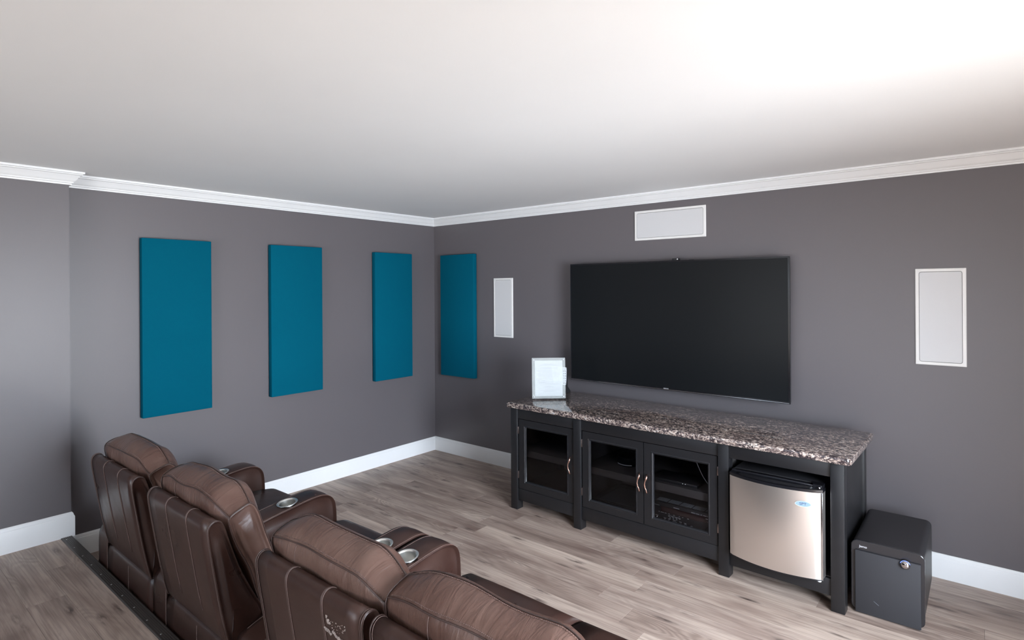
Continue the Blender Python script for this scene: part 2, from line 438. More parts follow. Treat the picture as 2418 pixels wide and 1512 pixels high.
base = [(0, 0), (.016, 0), (.016, .112), (.014, .118), (.011, .121), (.011, .127), (.008, .134), (.004, .139), (0, .139)]
sweep('baseboard_left', 'trim', [(0, PY), (0, 0)], base, -.002)
sweep('baseboard_back', 'trim', [(0, 0), (RX, 0)], base, -.002)
sweep('baseboard_right', 'trim', [(RX, 0), (RX, DY1)], base, -.002)
shoe = [(0, 0), (.016, 0), (.016, .118), (.014, .124), (.011, .127), (.011, .133), (.008, .140), (.004, .146), (0, .146)]
sweep('baseboard_left_rear', 'trim', [(PX, RY), (PX, PY), (PX - .09, PY)], shoe, PH - .001)

# ribbed stair nosing along the platform edge
ns = thing('stair_nosing', (2.9, -3.135, PH), 'ribbed dark vinyl nosing strip screwed along the platform edge behind the leather seats', 'edge strip')
bm = bmesh.new(); X0, X1 = .075 - 2.9, RX - 2.9
prof = [(.026, -.03), (.026, .002), (.022, .0045)]
y = .018
for k in range(5): prof += [(y, .0045), (y - .001, .0028), (y - .0035, .0028), (y - .0045, .0045)]; y -= .0085
prof += [(-.026, .0045), (-.030, .001), (-.030, -.006), (.019, -.006), (.019, -.03)]
add_loft(bm, [[(X0, a, b) for a, b in prof], [(X1, a, b) for a, b in prof]])
bm_obj('nosing_strip', bm, 'nosing', ns, autos=20)
for k in range(18):
    bm = bmesh.new(); add_lathe(bm, [(.0035, .003), (.0035, .0055), (.002, .0062)], (X0 + .10 + k * .165, -.013, 0), 10)
    bm_obj('screw', bm, 'screw', ns, True)

# ================================================================ RECLINER SOFAS
def smooth_poly(pts, it=3, closed=True):
    for _ in range(it):
        q = []; n = len(pts)
        for i in range(n):
            a, b = pts[i], pts[(i + 1) % n]
            q.append(tuple(.75 * u + .25 * w for u, w in zip(a, b))); q.append(tuple(.25 * u + .75 * w for u, w in zip(a, b)))
        pts = q
    return pts
def cr_poly(pts, k=6):
    """closed Catmull-Rom through the control points, k samples per span"""
    n = len(pts); out = []
    for i in range(n):
        p0, p1, p2, p3 = (Vector(pts[(i + j - 1) % n]) for j in range(4))
        for s in range(k):
            t_ = s / k
            out.append(tuple(.5 * ((2 * p1) + (p2 - p0) * t_ + (2 * p0 - 5 * p1 + 4 * p2 - p3) * t_ ** 2 + (3 * p1 - p0 - 3 * p2 + p3) * t_ ** 3)))
    return out
def inset_poly(pts, d):
    n = len(pts); A = sum(pts[i][0] * pts[(i + 1) % n][1] - pts[(i + 1) % n][0] * pts[i][1] for i in range(n)); s = 1 if A > 0 else -1
    out = []
    for i in range(n):
        a, b = Vector(pts[(i - 1) % n]), Vector(pts[(i + 1) % n]); t_ = (b - a)
        if t_.length < 1e-9: out.append(pts[i]); continue
        t_.normalize(); nx = Vector((-t_.y, t_.x)) * s
        out.append((pts[i][0] + nx.x * d, pts[i][1] + nx.y * d))
    return out
def slab(name, mat, sec, x0, x1, r, parent, crown=0.0, bulge=0.006, kind=None):
    """upholstered block: section sec in (y,z), extruded x0..x1 with rounded (radius r) padded end faces"""
    rings = []
    ends = [math.radians(a) for a in (0, 22, 45, 67, 90)]
    cyy = sum(p[0] for p in sec) / len(sec); czz = sum(p[1] for p in sec) / len(sec)
    def ring(x, ins, lift=0):
        q = inset_poly(sec, ins) if ins > 1e-6 else sec
        return [(x, a, b + lift * max(0, (b - czz)) / .2) for a, b in q]
    def shrink(x, f):
        q = inset_poly(sec, r); return [(x, cyy + (a - cyy) * f, czz + (b - czz) * f) for a, b in q]
    rings += [shrink(x0 - bulge, .45), shrink(x0 - bulge * .6, .75)]
    for a in ends: rings.append(ring(x0 + r * (1 - math.sin(a)), r * (1 - math.cos(a)) if False else r * (1 - math.sin(a)) * 0 + r * (1 - math.sin(a)) if False else r * (1 - math.cos(math.pi / 2 - a))))
    N = 8
    for i in range(1, N):
        u = i / N; rings.append(ring(x0 + r + (x1 - x0 - 2 * r) * u, 0, crown * math.sin(math.pi * u)))
    for a in reversed(ends): rings.append(ring(x1 - r * (1 - math.sin(a)), r * (1 - math.cos(math.pi / 2 - a))))
    rings += [shrink(x1 + bulge * .6, .75), shrink(x1 + bulge, .45)]
    bm = bmesh.new(); add_loft(bm, rings)
    return bm_obj(name, bm, mat, parent, True, kind)

# sections, world y,z
SHELL = [(-3.100, .335), (-3.128, .47), (-3.152, .62), (-3.170, .74), (-3.172, .785), (-3.158, .806), (-3.136, .806), (-3.120, .788),
         (-3.098, .72), (-3.062, .61), (-3.018, .51), (-2.972, .42), (-2.945, .35), (-2.955, .325), (-3.02, .318), (-3.085, .318)]
CUSH_M = [(-2.985, .44), (-3.045, .58), (-3.098, .70), (-3.124, .80), (-3.120, .866), (-3.077, .902), (-3.022, .910), (-2.972, .874),
          (-2.935, .77), (-2.905, .64), (-2.885, .52), (-2.90, .43)]
CUSH_E = [(-2.985, .45), (-3.020, .58), (-3.062, .68), (-3.092, .765), (-3.100, .812), (-3.060, .832), (-3.016, .838), (-2.985, .80),
          (-2.958, .71), (-2.930, .62), (-2.915, .53), (-2.93, .45)]
ARM = [(-3.092, .035), (-3.096, .18), (-3.095, .31), (-3.085, .352), (-3.05, .382), (-2.90, .425), (-2.75, .462), (-2.62, .490), (-2.50, .508),
       (-2.41, .521), (-2.33, .527), (-2.275, .518), (-2.240, .490), (-2.224, .435), (-2.220, .30), (-2.222, .15), (-2.225, .035), (-2.6, .03)]
SEAT = [(-3.00, .22), (-3.00, .36), (-2.85, .385), (-2.6, .390), (-2.40, .378), (-2.26, .366), (-2.165, .350), (-2.125, .315), (-2.118, .27), (-2.14, .23), (-2.4, .21), (-2.8, .20)]
FOOT = [(-2.20, .06), (-2.20, .23), (-2.16, .245), (-2.128, .235), (-2.116, .19), (-2.116, .10), (-2.125, .06), (-2.16, .05)]
BASE = [(-3.094, .035), (-3.097, .16), (-3.096, .27), (-3.085, .305), (-3.06, .318), (-2.99, .315), (-2.96, .28), (-2.96, .12), (-2.97, .035), (-3.03, .03)]

def prof_pts(sec, off):
    return inset_poly(sec, -off)
CUSH_L = [tuple(u + (w - u) * .5 for u, w in zip(a, b)) for a, b in zip(CUSH_M, CUSH_E)]
def lerp2(a, b, t_): return tuple(u + (w - u) * t_ for u, w in zip(a, b))
def cushion(parent, x0, x1, seed):
    rnd = random.Random(seed)
    xc, hw = (x0 + x1) / 2, (x1 - x0) / 2
    K = 12
    def sec(u):
        wgt = max(0, (abs(u) - .60) / .40) ** 1.8
        c = [lerp2(a, b, wgt) for a, b in zip(CUSH_M, CUSH_E if u > 0 else CUSH_L)]
        # gentle hand-made unevenness
        c = [(a + .003 * math.sin(7 * u + i * 1.3 + seed), b + .004 * math.sin(5 * u + i + seed * 2)) for i, (a, b) in enumerate(c)]
        return cr_poly(c, K)
    rings = []; r = .022
    endsec_l, endsec_r = sec(-1), sec(1)
    def shrink(s, x, f):
        q = inset_poly(s, r * .8); cyy = sum(p[0] for p in q) / len(q); czz = sum(p[1] for p in q) / len(q)
        return [(x, cyy + (a - cyy) * f, czz + (b - czz) * f) for a, b in q]
    rings += [shrink(endsec_l, x0 - .012, .4), shrink(endsec_l, x0 - .009, .75)]
    for a in (0, 30, 60):
        aa = math.radians(a); rings.append([(x0 + r * (1 - math.sin(aa)) * .8, p, q) for p, q in inset_poly(endsec_l, r * .8 * (1 - math.cos(math.pi / 2 - aa)))])
    N = 22
    for i in range(N + 1):
        u = -1 + 2 * i / N; x = xc + u * (hw - r * .8); rings.append([(x, a, b) for a, b in sec(u)])
    for a in (60, 30, 0):
        aa = math.radians(a); rings.append([(x1 - r * (1 - math.sin(aa)) * .8, p, q) for p, q in inset_poly(endsec_r, r * .8 * (1 - math.cos(math.pi / 2 - aa)))])
    rings += [shrink(endsec_r, x1 + .009, .75), shrink(endsec_r, x1 + .012, .4)]
    bm = bmesh.new(); add_loft(bm, rings)
    c = bm_obj('back_cushion', bm, 'leather_soft', parent, True)
    # welt seams along the two upper corners, running down both ends
    def line(ci, us, off=.0015):
        out = []
        for u in us:
            s = prof_pts(sec(u), off); p = s[(ci * K) % len(s)]; out.append((xc + u * (hw - r * .6), p[0], p[1]))
        return out
    us = [-1 + 2 * i / 30 for i in range(31)]
    for ci in (4, 6):
        pts = line(ci, us)
        dn = list(range(ci * K, -1 * 0 + 0, -1)) if ci == 4 else list(range(ci * K, 10 * K))
        er = [(x1 - .004, a, b) for a, b in (prof_pts(endsec_r, .001)[j % len(endsec_r)] for j in dn)]
        el = [(x0 + .004, a, b) for a, b in (prof_pts(endsec_l, .001)[j % len(endsec_l)] for j in dn)]
        tube('welt_seam', 'piping', el[::-1] + pts[1:-1] + er, .0022, c, 6)
        # stitches beside the welt
        bm = bmesh.new(); cc = ci + (.17 if ci == 4 else -.17)
        for i in range(110):
            u = -.985 + 1.97 * i / 109; s = prof_pts(sec(u), .0012); j = int(round(cc * K)) % len(s); x = xc + u * (hw - .014)
            add_box(bm, x - .0012, x + .0012, s[j][0] - .0012, s[j][0] + .0012, s[j][1] - .0007, s[j][1] + .0007)
        bm_obj('stitching', bm, 'thread', c, kind='stuff')
    # cross seams at both ends joining the two welts
    for u, e, xx in ((1, endsec_r, x1 - .003), (-1, endsec_l, x0 + .003)):
        s = prof_pts(e, .001); tube('end_seam', 'piping', [(xx, *s[j]) for j in range(4 * K, 6 * K + 1)], .002, c, 6)
    # short curved vertical stitch on the rear boxing
    for u in (-.42,):
        s = prof_pts(sec(u), .0012); tube('boxing_stitch', 'thread', [(xc + u * hw - .004 * math.sin(math.pi * (j - 2 * K) / (2 * K)), *s[j]) for j in range(2 * K, 4 * K)], .0013, c, 5)
    return c
def shell(parent, x0, x1):
    sec = cr_poly(SHELL, 4)
    b = slab('backrest', 'leather', sec, x0, x1, .010, parent, bulge=.004)
    out = prof_pts(sec, .0012); n = len(out)
    # double stitched seams over the top and down the back
    for f in (1 / 3, 2 / 3):
        x = x0 + (x1 - x0) * f
        for dx in (-.004, .004):
            tube('seam_stitch', 'thread', [(x + dx, *out[j]) for j in range(2, 8 * 4)], .0011, b, 5)
        tube('seam_ridge', 'piping', [(x, *out[j]) for j in range(2, 8 * 4)], .0022, b, 5)
    for x in (x0 + .006, x1 - .006):
        tube('edge_seam', 'piping', [(x, *p) for p in out], .0026, b, 5, closed=True)
        s = 1 if x > (x0 + x1) / 2 else -1
        tube('edge_stitch', 'thread', [(x - s * .008, *out[j]) for j in range(2, 8 * 4)], .0010, b, 5)
    return b
def armrest(parent, xc, w=.158):
    sec = cr_poly(ARM, 4); x0, x1 = xc - w / 2, xc + w / 2
    a = slab('armrest', 'leather', sec, x0, x1, .016, parent, crown=.006, bulge=.004)
    out = prof_pts(sec, .001)
    for x in (x0 + .012, x1 - .012):
        tube('edge_seam', 'thread', [(x, *out[j]) for j in range(4 * 4, 14 * 4)], .0011, a, 5)
    tube('rear_seam', 'thread', [(x1 - .002, -3.0985, z) for z in (.05, .15, .25, .33)], .0012, a, 5)
    # cup holder sunk in the top
    cyp = -2.475; zc = .5155; tilt = math.radians(7)
    bm = bmesh.new()
    prof = [(.0, -.062), (.036, -.062), (.040, -.058), (.0425, -.004), (.046, .0005), (.050, .0022), (.0545, .0012), (.0550, -.001), (.0535, -.003)]
    R = []
    for r_, h in prof[1:]:
        R.append([bm.verts.new((r_ * math.cos(2 * math.pi * k / 48), r_ * math.sin(2 * math.pi * k / 48), h)) for k in range(48)])
    for A_, B_ in zip(R, R[1:]):
        for k in range(48): bm.faces.new((A_[k], A_[(k + 1) % 48], B_[(k + 1) % 48], B_[k]))
    bm.faces.new(R[0])
    bmesh.ops.transform(bm, matrix=Matrix.Translation((xc, cyp, zc + .004)) @ Matrix.Rotation(tilt, 4, 'X'), verts=bm.verts)
    me = bpy.data.meshes.new('cup_holder'); bm.to_mesh(me); bm.free(); mesh_obj('cup_holder', me, 'steel_cup', a, True)
    bmx = bmesh.new(); bmx.from_mesh(me)
    for e in bmx.edges:
        if len(e.link_faces) == 2 and e.calc_face_angle(0) > math.radians(28): e.smooth = False
    bmx.to_mesh(me); bmx.free()
    # bore the hole so the cup is really hollow
    return a, (xc, cyp, zc, tilt)

def bore(arm, info):
    xc, cyp, zc, tilt = info
    bm = bmesh.new(); add_lathe(bm, [(.049, -.075), (.049, .05)], (0, 0, 0), 40)
    bmesh.ops.recalc_face_normals(bm, faces=bm.faces)
    bmesh.ops.transform(bm, matrix=Matrix.Translation((xc, cyp, zc)) @ Matrix.Rotation(tilt, 4, 'X'), verts=bm.verts)
    me = bpy.data.meshes.new('cutter'); bm.to_mesh(me); bm.free()
    cu = bpy.data.objects.new('cutter', me); link(cu); cu.parent = arm.parent
    md = arm.modifiers.new('bore', 'BOOLEAN'); md.object = cu; md.operation = 'DIFFERENCE'; md.solver = 'EXACT'
    dg = bpy.context.evaluated_depsgraph_get(); dg.update()
    nm = bpy.data.meshes.new_from_object(arm.evaluated_get(dg))
    arm.modifiers.clear(); arm.data = nm; bpy.data.objects.remove(cu)

def recliner(label, arms, seats, org):
    t_ = thing('reclining_sofa', org, label, 'sofa', 'brown leather cinema seats behind the platform edge')
    pieces = []
    for xa in arms:
        a, info = armrest(t_, xa); bore(a, info); pieces.append(a)
    for i, (x0, x1, bx0, bx1) in enumerate(seats):
        pieces.append(slab('seat_cushion', 'leather', cr_poly(SEAT, 4), x0 + .004, x1 - .004, .03, t_, crown=.02, bulge=.0))
        pieces.append(slab('footrest', 'leather', cr_poly(FOOT, 4), x0 + .006, x1 - .006, .015, t_, bulge=.0))
        b = slab('rear_panel', 'leather', cr_poly(BASE, 4), x0, x1, .008, t_, bulge=.0); pieces.append(b)
        xm = (x0 + x1) / 2
        tube('panel_stitch', 'thread', [(xm, -3.0995, z) for z in (.05, .15, .25, .29)], .0012, b, 5)
        pieces.append(shell(t_, bx0, bx1))
        pieces.append(cushion(t_, bx0 - .008, bx1 + .008, i * 3 + len(arms) + org[0]))
    inv = Matrix.Translation(-Vector(org))
    for p in pieces:
        p.data.transform(inv)
        for ch in [c for c in bpy.data.objects if c.parent == p]: ch.data.transform(inv)
    return t_
sofaA = recliner('brown leather two-seat recliner nearest the teal-panelled wall, with three armrests and cup holders',
                 [.680, 1.500, 2.312], [(.762, 1.418, .775, 1.400), (1.582, 2.230, 1.590, 2.205)], (1.5, -2.6, 0))
sofaB = recliner('brown leather two-seat recliner nearest the camera, with flaking leather on its backrest',
                 [2.486, 3.92], [(2.568, 3.178, 2.560, 3.145), (3.182, 3.838, 3.172, 3.80)], (3.2, -2.6, 0))
# flaked patches on the back of the near sofa
bk = [c for c in bpy.data.objects if c.parent == sofaB and c.name.startswith('backrest')]
bk.sort(key=lambda o: min(v.co.x for v in o.data.vertices))
secS = prof_pts(cr_poly(SHELL, 4), .0016)
back_line = sorted([p for p in secS[4:20]], key=lambda p: p[1])
def back_y(z):
    for a, b in zip(back_line, back_line[1:]):
        if a[1] <= z <= b[1]: return a[0] + (b[0] - a[0]) * (z - a[1]) / (b[1] - a[1])
    return back_line[-1][0]
rnd = random.Random(3)
bm = bmesh.new()
def flake(x, z, s, el=1.0, ang=0):
    n = 9; vs = []
    for k in range(n):
        a = 2 * math.pi * k / n; rr = s * rnd.uniform(.55, 1.15); dx = rr * math.cos(a) * el; dz = rr * math.sin(a)
        xx = x + dx * math.cos(ang) - dz * math.sin(ang); zz = z + dx * math.sin(ang) + dz * math.cos(ang)
        vs.append((xx, back_y(zz), zz))
    top = [bm.verts.new((a - 3.2, b + 2.6 - .0006, c_)) for a, b, c_ in vs]; bot = [bm.verts.new((a - 3.2, b + 2.6 + .001, c_)) for a, b, c_ in vs]
    bm.faces.new(top)
    for k in range(n): bm.faces.new((top[k], top[(k + 1) % n], bot[(k + 1) % n], bot[k]))
for i in range(3): flake(2.972 + rnd.uniform(-.003, .003), .746 + rnd.uniform(-.004, .006), rnd.uniform(.0015, .003))
for i in range(7): flake(2.980 + rnd.uniform(-.010, .008), .733 + rnd.uniform(-.006, .005), rnd.uniform(.002, .0045))
for i in range(14): t1 = i / 13; flake(2.956 + .030 * t1 + rnd.uniform(-.003, .003), .706 - .009 * t1 + rnd.uniform(-.004, .004), rnd.uniform(.002, .006), 1.3, -.4)
for i in range(34): t1 = i / 33; flake(2.998 + .075 * t1 + rnd.uniform(-.006, .006), .706 - .030 * t1 + rnd.uniform(-.009, .009) * (.4 + t1), rnd.uniform(.0018, .0072), 1.3, -.4)
for i in range(30): flake(3.025 + rnd.uniform(-.035, .04), .728 + rnd.uniform(-.018, .020), rnd.uniform(.0006, .0018))
fk = bm_obj('flaked_patch', bm, 'flake', bk[0], kind='stuff'); fk['label'] = 'pale flaked leather patches'

# ================================================================ CABINET
CX, CY = 1.66, -.735
cab = thing('media_cabinet', (CX, CY, 0), 'long black cabinet with three glass doors and an open fridge bay under a granite top', 'cabinet', rz=math.radians(-1.15))
def L(x): return x - CX
def cbox(name, mat, x0, x1, y0, y1, z0, z1, parent=cab, bev=.0015):
    return box(name, mat, L(x0), L(x1), y0, y1, z0, z1, parent, bev)
ZT = .768
D = .625
legs = [(1.632, 1.695), (2.207, 2.267), (3.222, 3.283), (3.804, 3.868)]
for a, b in legs:
    cbox('leg', 'cab', a, b, 0, .068, 0, ZT, bev=.003)
for a, b in (legs[0], legs[-1]): cbox('leg', 'cab', a, b, D - .068, D, 0, ZT, bev=.003)
for (a, b), (c_, d_) in zip(legs, legs[1:]):
    cbox('top_rail', 'cab', b, c_, .012, .034, .688, ZT); cbox('bottom_rail', 'cab', b, c_, .012, .034, .072, .160)
cbox('side_panel', 'cab', 3.838, 3.856, .068, D - .068, .07, ZT); cbox('side_panel', 'cab', 1.644, 1.662, .068, D - .068, .07, ZT)
cbox('divider', 'inner', 2.228, 2.246, .068, D - .02, .07, ZT); cbox('divider', 'inner', 3.244, 3.262, .068, D - .02, .07, ZT)
for a, b in ((1.664, 2.226), (2.248, 3.242), (3.264, 3.836)): cbox('bottom_board', 'inner', a, b, .036, D - .02, .145, .163)
for a, b, zt in ((1.664, 2.226, .445), (2.248, 3.242, .436)): cbox('shelf', 'inner', a, b, .055, D - .03, zt - .048, zt)
for a, b in ((1.66, 1.935), (1.942, 2.50), (2.506, 3.26)): cbox('back_board', 'inner', a, b, D - .018, D - .008, .07, ZT)
cbox('back_board', 'cab', 3.26, 3.84, D - .018, D - .008, .07, ZT)

def door(x0, x1, z0, z1, hinge_left, knob_x, glassbox):
    d = cbox('door', 'cab', x0, x1, .012, .034, z0, z1)
    # rebuild as frame
    wx0, wx1, wz0, wz1 = glassbox
    bm = bmesh.new()
    for q in ((x0, wx0, z0, z1), (wx1, x1, z0, z1), (wx0, wx1, z0, wz0), (wx0, wx1, wz1, z1)):
        add_box(bm, L(q[0]), L(q[1]), .012, .034, q[2], q[3])
    bmesh.ops.remove_doubles(bm, verts=bm.verts, dist=.0001)
    me = bpy.data.meshes.new('door'); bmesh.ops.recalc_face_normals(bm, faces=bm.faces); bm.to_mesh(me); bm.free(); me.materials.append(MAT['cab']); d.data = me
    # stepped bead around the glass
    prof = [(-.001, .0115), (.003, .0095), (.006, .0095), (.008, .013), (.012, .016), (.016, .024), (.016, .030), (-.001, .030)]
    cs = [(wx0, wz0, 1, 1), (wx1, wz0, -1, 1), (wx1, wz1, -1, -1), (wx0, wz1, 1, -1)]
    bm = bmesh.new(); R = [[bm.verts.new((L(x + sx * o), yy, z + sz * o)) for o, yy in prof] for x, z, sx, sz in cs]
    for i in range(4):
        A_, B_ = R[i], R[(i + 1) % 4]
        for k in range(len(prof)): bm.faces.new((A_[k], A_[(k + 1) % len(prof)], B_[(k + 1) % len(prof)], B_[k]))
    bm_obj('glass_bead', bm, 'bead', d)
    box('glass_pane', 'glass', L(wx0 + .01), L(wx1 - .01), .024, .027, wz0 + .01, wz1 - .01, d)
    # S-shaped pull
    h0, h1 = .368, .484; pts = []; rad = []
    ctl = [(0, -.003, .012), (.02, .001, -.004), (.08, .0045, -.010), (.2, .002, -.013), (.36, -.0045, -.016), (.5, -.007, -.017), (.64, -.0055, -.016), (.8, .0005, -.013), (.92, .0045, -.010), (.985, .002, -.005), (1, -.004, .012)]
    for i in range(31):
        u = i / 30
        for (ua, xa, ya), (ub, xb, yb) in zip(ctl, ctl[1:]):
            if ua <= u <= ub:
                f = (u - ua) / (ub - ua); f = f * f * (3 - 2 * f); break
        pts.append((L(knob_x) + xa + (xb - xa) * f, ya + (yb - ya) * f, h0 + (h1 - h0) * u)); rad.append(.0033 + .0030 * math.exp(-((u - .82) / .12) ** 2))
    tube('handle', 'copper', pts, rad, d, 10)
    hx = x0 - .004 if hinge_left else x1 + .004
    for hz in (.60, .265): box('hinge', 'hinge', L(hx) - .003, L(hx) + .003, .006, .016, hz - .026, hz + .026, d, .001)
    return d
door(1.703, 2.199, .163, .684, True, 2.178, (1.752, 2.155, .207, .640))
door(2.275, 2.738, .163, .684, True, 2.716, (2.322, 2.694, .207, .638))
door(2.743, 3.214, .163, .684, False, 2.768, (2.792, 3.168, .207, .636))

# granite worktop with eased edges
bm = bmesh.new()
gx0, gx1, gy0, gy1, r = L(1.605), L(3.905), -.030, D + .02, .028
def rr(x0, x1, y0, y1, r, n=6):
    out = []
    for cx_, cy__, a0 in ((x1 - r, y1 - r, 0), (x0 + r, y1 - r, 90), (x0 + r, y0 + r, 180), (x1 - r, y0 + r, 270)):
        for k in range(n + 1): a = math.radians(a0 + 90 * k / n); out.append((cx_ + r * math.cos(a), cy__ + r * math.sin(a)))
    return out
rings = []
e = .010
for ins, z in ((e, ZT), (e * .3, ZT + .003), (0, ZT + e), (0, ZT + .040 - e), (e * .3, ZT + .037), (e, ZT + .040)):
    rings.append([(a, b, z) for a, b in rr(gx0 + ins, gx1 - ins, gy0 + ins, gy1 - ins, r - ins * .5)])
add_loft(bm, rings)
top = bm_obj('granite_worktop', bm, 'granite', None, autos=35)
top.location = (CX, CY, 0); top.rotation_euler = (0, 0, math.radians(-1.15))
tag(top, 'thick brown and black speckled granite slab lying on the black cabinet', 'countertop')
CM = Matrix.Translation((CX, CY, 0)) @ Matrix.Rotation(math.radians(-1.15), 4, 'Z')
CR = math.radians(-1.15)
def cloc(x, y, z): return tuple(CM @ Vector((L(x), y, z)))

# mini fridge in the bay
fz0, fz1 = .163, .612
fr_ = thing('mini_fridge', cloc(3.54, .0, .163), 'small fridge with a brushed steel door standing in the cabinet bay', 'fridge', rz=CR)
box('fridge_body', 'black_plastic', -.232, .232, .030, .50, .0, .475, fr_, .006)
def bow(x): u = (x) / .237; return -.040 - .052 * (1 - u * u)
def bowed(name, mat, x0, x1, z0, z1, yb, off=0, n=24, rr_=.0):
    bm = bmesh.new(); rings = []
    for i in range(n + 1):
        x = x0 + (x1 - x0) * i / n
        yf = bow(x) + off
        if i in (0, n): yf += .006
        rings.append([(x, yf, z0), (x, yf, z1), (x, yb, z1), (x, yb, z0)])
    add_loft(bm, rings); return bm_obj(name, bm, mat, fr_, autos=35)
bowed('door', 'fridge_steel', -.237, .237, .002, .447, .022)
bowed('door_cap', 'black_gloss', -.238, .238, .447, .462, .024, -.001)
bowed('door_cap', 'black_gloss', -.238, .238, -.004, .002, .022, .0)
bm = bmesh.new()
for i in range(3): add_tube(bm, [(-.20 + .40 * k / 16, bow(-.20 + .40 * k / 16) + .020 + i * .013, .4635) for k in range(17)], .0014, 6)
bm_obj('grip_ridges', bm, 'black_gloss', fr_, True)
box('top_lip', 'black_gloss', -.233, .20, -.012, .022, .462, .474, fr_, .003)
bm = bmesh.new(); add_loft(bm, [[(.188, -.02, z), (.234, -.02, z), (.234, .03, z), (.17, .03, z)] for z in (.462, .481)]); bm_obj('hinge_cover', bm, 'black_gloss', fr_)
bm = bmesh.new(); add_lathe(bm, [(.005, .462), (.005, .474)], (.221, -.030, 0), 14); bm_obj('hinge_pin', bm, 'chrome', fr_, True)
box('door_edge', 'chrome', .2305, .2385, -.042, -.036, .002, .447, fr_, .001)
bm = bmesh.new(); add_lathe(bm, [(.009, -.012), (.010, -.008), (.010, -.004)], (.219, -.035, 0), 16); bm_obj('door_foot', bm, 'paper', fr_, True)
# oval badge reading SPT
bx, bz = .152, .383; by = bow(bx)
slope = math.atan2(bow(bx + .01) - bow(bx - .01), .02)
Rb = Matrix.Rotation(slope, 3, 'Z')
bm = bmesh.new()
vs_f = []; vs_b = []
for k in range(40):
    a = 2 * math.pi * k / 40
    p = Rb @ Vector((.037 * math.cos(a), -.0025, 0)); q = Rb @ Vector((.037 * math.cos(a), .001, 0))
    vs_f.append(bm.verts.new((bx + p.x, by + p.y, bz + .0145 * math.sin(a)))); vs_b.append(bm.verts.new((bx + q.x, by + q.y, bz + .0145 * math.sin(a))))
bm.faces.new(vs_f); bm.faces.new(vs_b[::-1])
for k in range(40): bm.faces.new((vs_f[k], vs_f[(k + 1) % 40], vs_b[(k + 1) % 40], vs_b[k]))
bd = bm_obj('badge', bm, 'badge', fr_)
bd['label'] = 'pale blue oval badge'
p = Rb @ Vector((0, -.0030, 0))
text('badge_lettering', 'SPT', .019, 'ink_dark', Vector((bx + p.x, by + p.y, bz)), Rb @ FRONT, bd, .0004, sx=1.15)
tube('badge_rim', 'silver_print', [(bx + (Rb @ Vector((.037 * math.cos(2 * math.pi * k / 40), -.0025, 0))).x, by + (Rb @ Vector((.037 * math.cos(2 * math.pi * k / 40), -.0025, 0))).y, bz + .0145 * math.sin(2 * math.pi * k / 40)) for k in range(40)], .0008, bd, 6, True)

# amplifier (perforated lid) behind the middle door
am = thing('amplifier', cloc(2.52, .075, .163), 'black amplifier with a perforated lid behind the middle glass door', 'amplifier', rz=CR)
box('housing', 'black_plastic', -.21, .20, 0, .36, .004, .052, am, .003)
box('perforated_lid', 'perf', -.16, .15, .02, .30, .052, .0535, am)
for q in (-.18, .17):
    for yq in (.03, .33):
        bm = bmesh.new(); add_lathe(bm, [(.014, 0), (.012, .004)], (q, yq, 0), 12); bm_obj('foot', bm, 'black_plastic', am)
bm = bmesh.new()
for i in range(5): add_box(bm, .150 + i * .0052, .1535 + i * .0052, -.0008, .0, .042, .046)
bm_obj('front_print', bm, 'silver_print', am)
# AV receiver behind the right glass door
rc = thing('av_receiver', cloc(2.985, .060, .163), 'black receiver with many front buttons and a volume knob behind the right glass door', 'receiver', rz=CR)
box('chassis', 'black_plastic', -.215, .215, .012, .35, .006, .148, rc, .003)
box('front_panel', 'black_plastic', -.220, .220, 0, .014, .006, .150, rc, .002)
box('display_window', 'display', -.150, .205, -.002, .001, .092, .128, rc, .001)
for g in range(5):
    x = -.196 + g * .080
    for k in range(6):
        box('vent_slot', 'vent', x + k * .0122, x + k * .0122 + .0095, .030, .085, .1475, .1492, rc)
bm = bmesh.new()
def pr(x0, x1, z, h=.0016): add_box(bm, x0, x1, -.0030, -.0005, z, z + h)
pr(-.215, -.160, .128); pr(-.065, -.028, .135, .002); pr(.05, .075, .134); pr(.08, .10, .134); pr(.108, .118, .134); pr(.125, .145, .134); pr(.15, .165, .134)
pr(.140, .178, .117, .003); pr(.152, .168, .100)
for x, w_ in ((-.165, .006), (-.150, .02), (-.124, .012), (-.10, .01), (-.066, .008), (-.03, .006), (-.008, .006), (.024, .01)): pr(x, x + w_, .088)
pr(-.10, -.02, .078, .0012)
for x in (-.10, -.075, -.052, -.03): pr(x, x + .010, .073)
for x in (-.130, -.102, -.068, -.028, .002, .155): pr(x, x + .016, .056)
pr(-.186, -.168, .062); pr(-.182, -.170, .044)
bm_obj('front_print', bm, 'silver_print', rc)
for x, z, r_ in ((-.124, .048, .004), (-.096, .048, .004), (-.018, .046, .004), (.012, .044, .010), (.050, .044, .009), (-.088, .066, .004), (-.066, .066, .004), (-.044, .066, .004)):
    bm = bmesh.new(); add_lathe(bm, [(r_, .0), (r_, -.006), (r_ * .8, -.008)], (x, 0, z), 16, 'y'); bm_obj('button', bm, 'vent', rc, autos=30)
box('button', 'vent', -.072, -.042, -.006, 0, .043, .051, rc, .002)
bm = bmesh.new(); add_lathe(bm, [(.030, .0), (.030, -.004), (.024, -.006), (.0225, -.022), (.020, -.024)], (.165, 0, .046), 32, 'y'); bm_obj('volume_knob', bm, 'black_gloss', rc, autos=30)
bm = bmesh.new(); add_lathe(bm, [(.002, .0), (.002, -.0035)], (-.176, 0, .054), 10, 'y'); bm_obj('power_led', bm, 'white_led', rc)
for q in (-.18, .18):
    for yq in (.04, .31):
        bm = bmesh.new(); add_lathe(bm, [(.018, 0), (.015, .006)], (q, yq, 0), 12); bm_obj('foot', bm, 'black_plastic', rc)
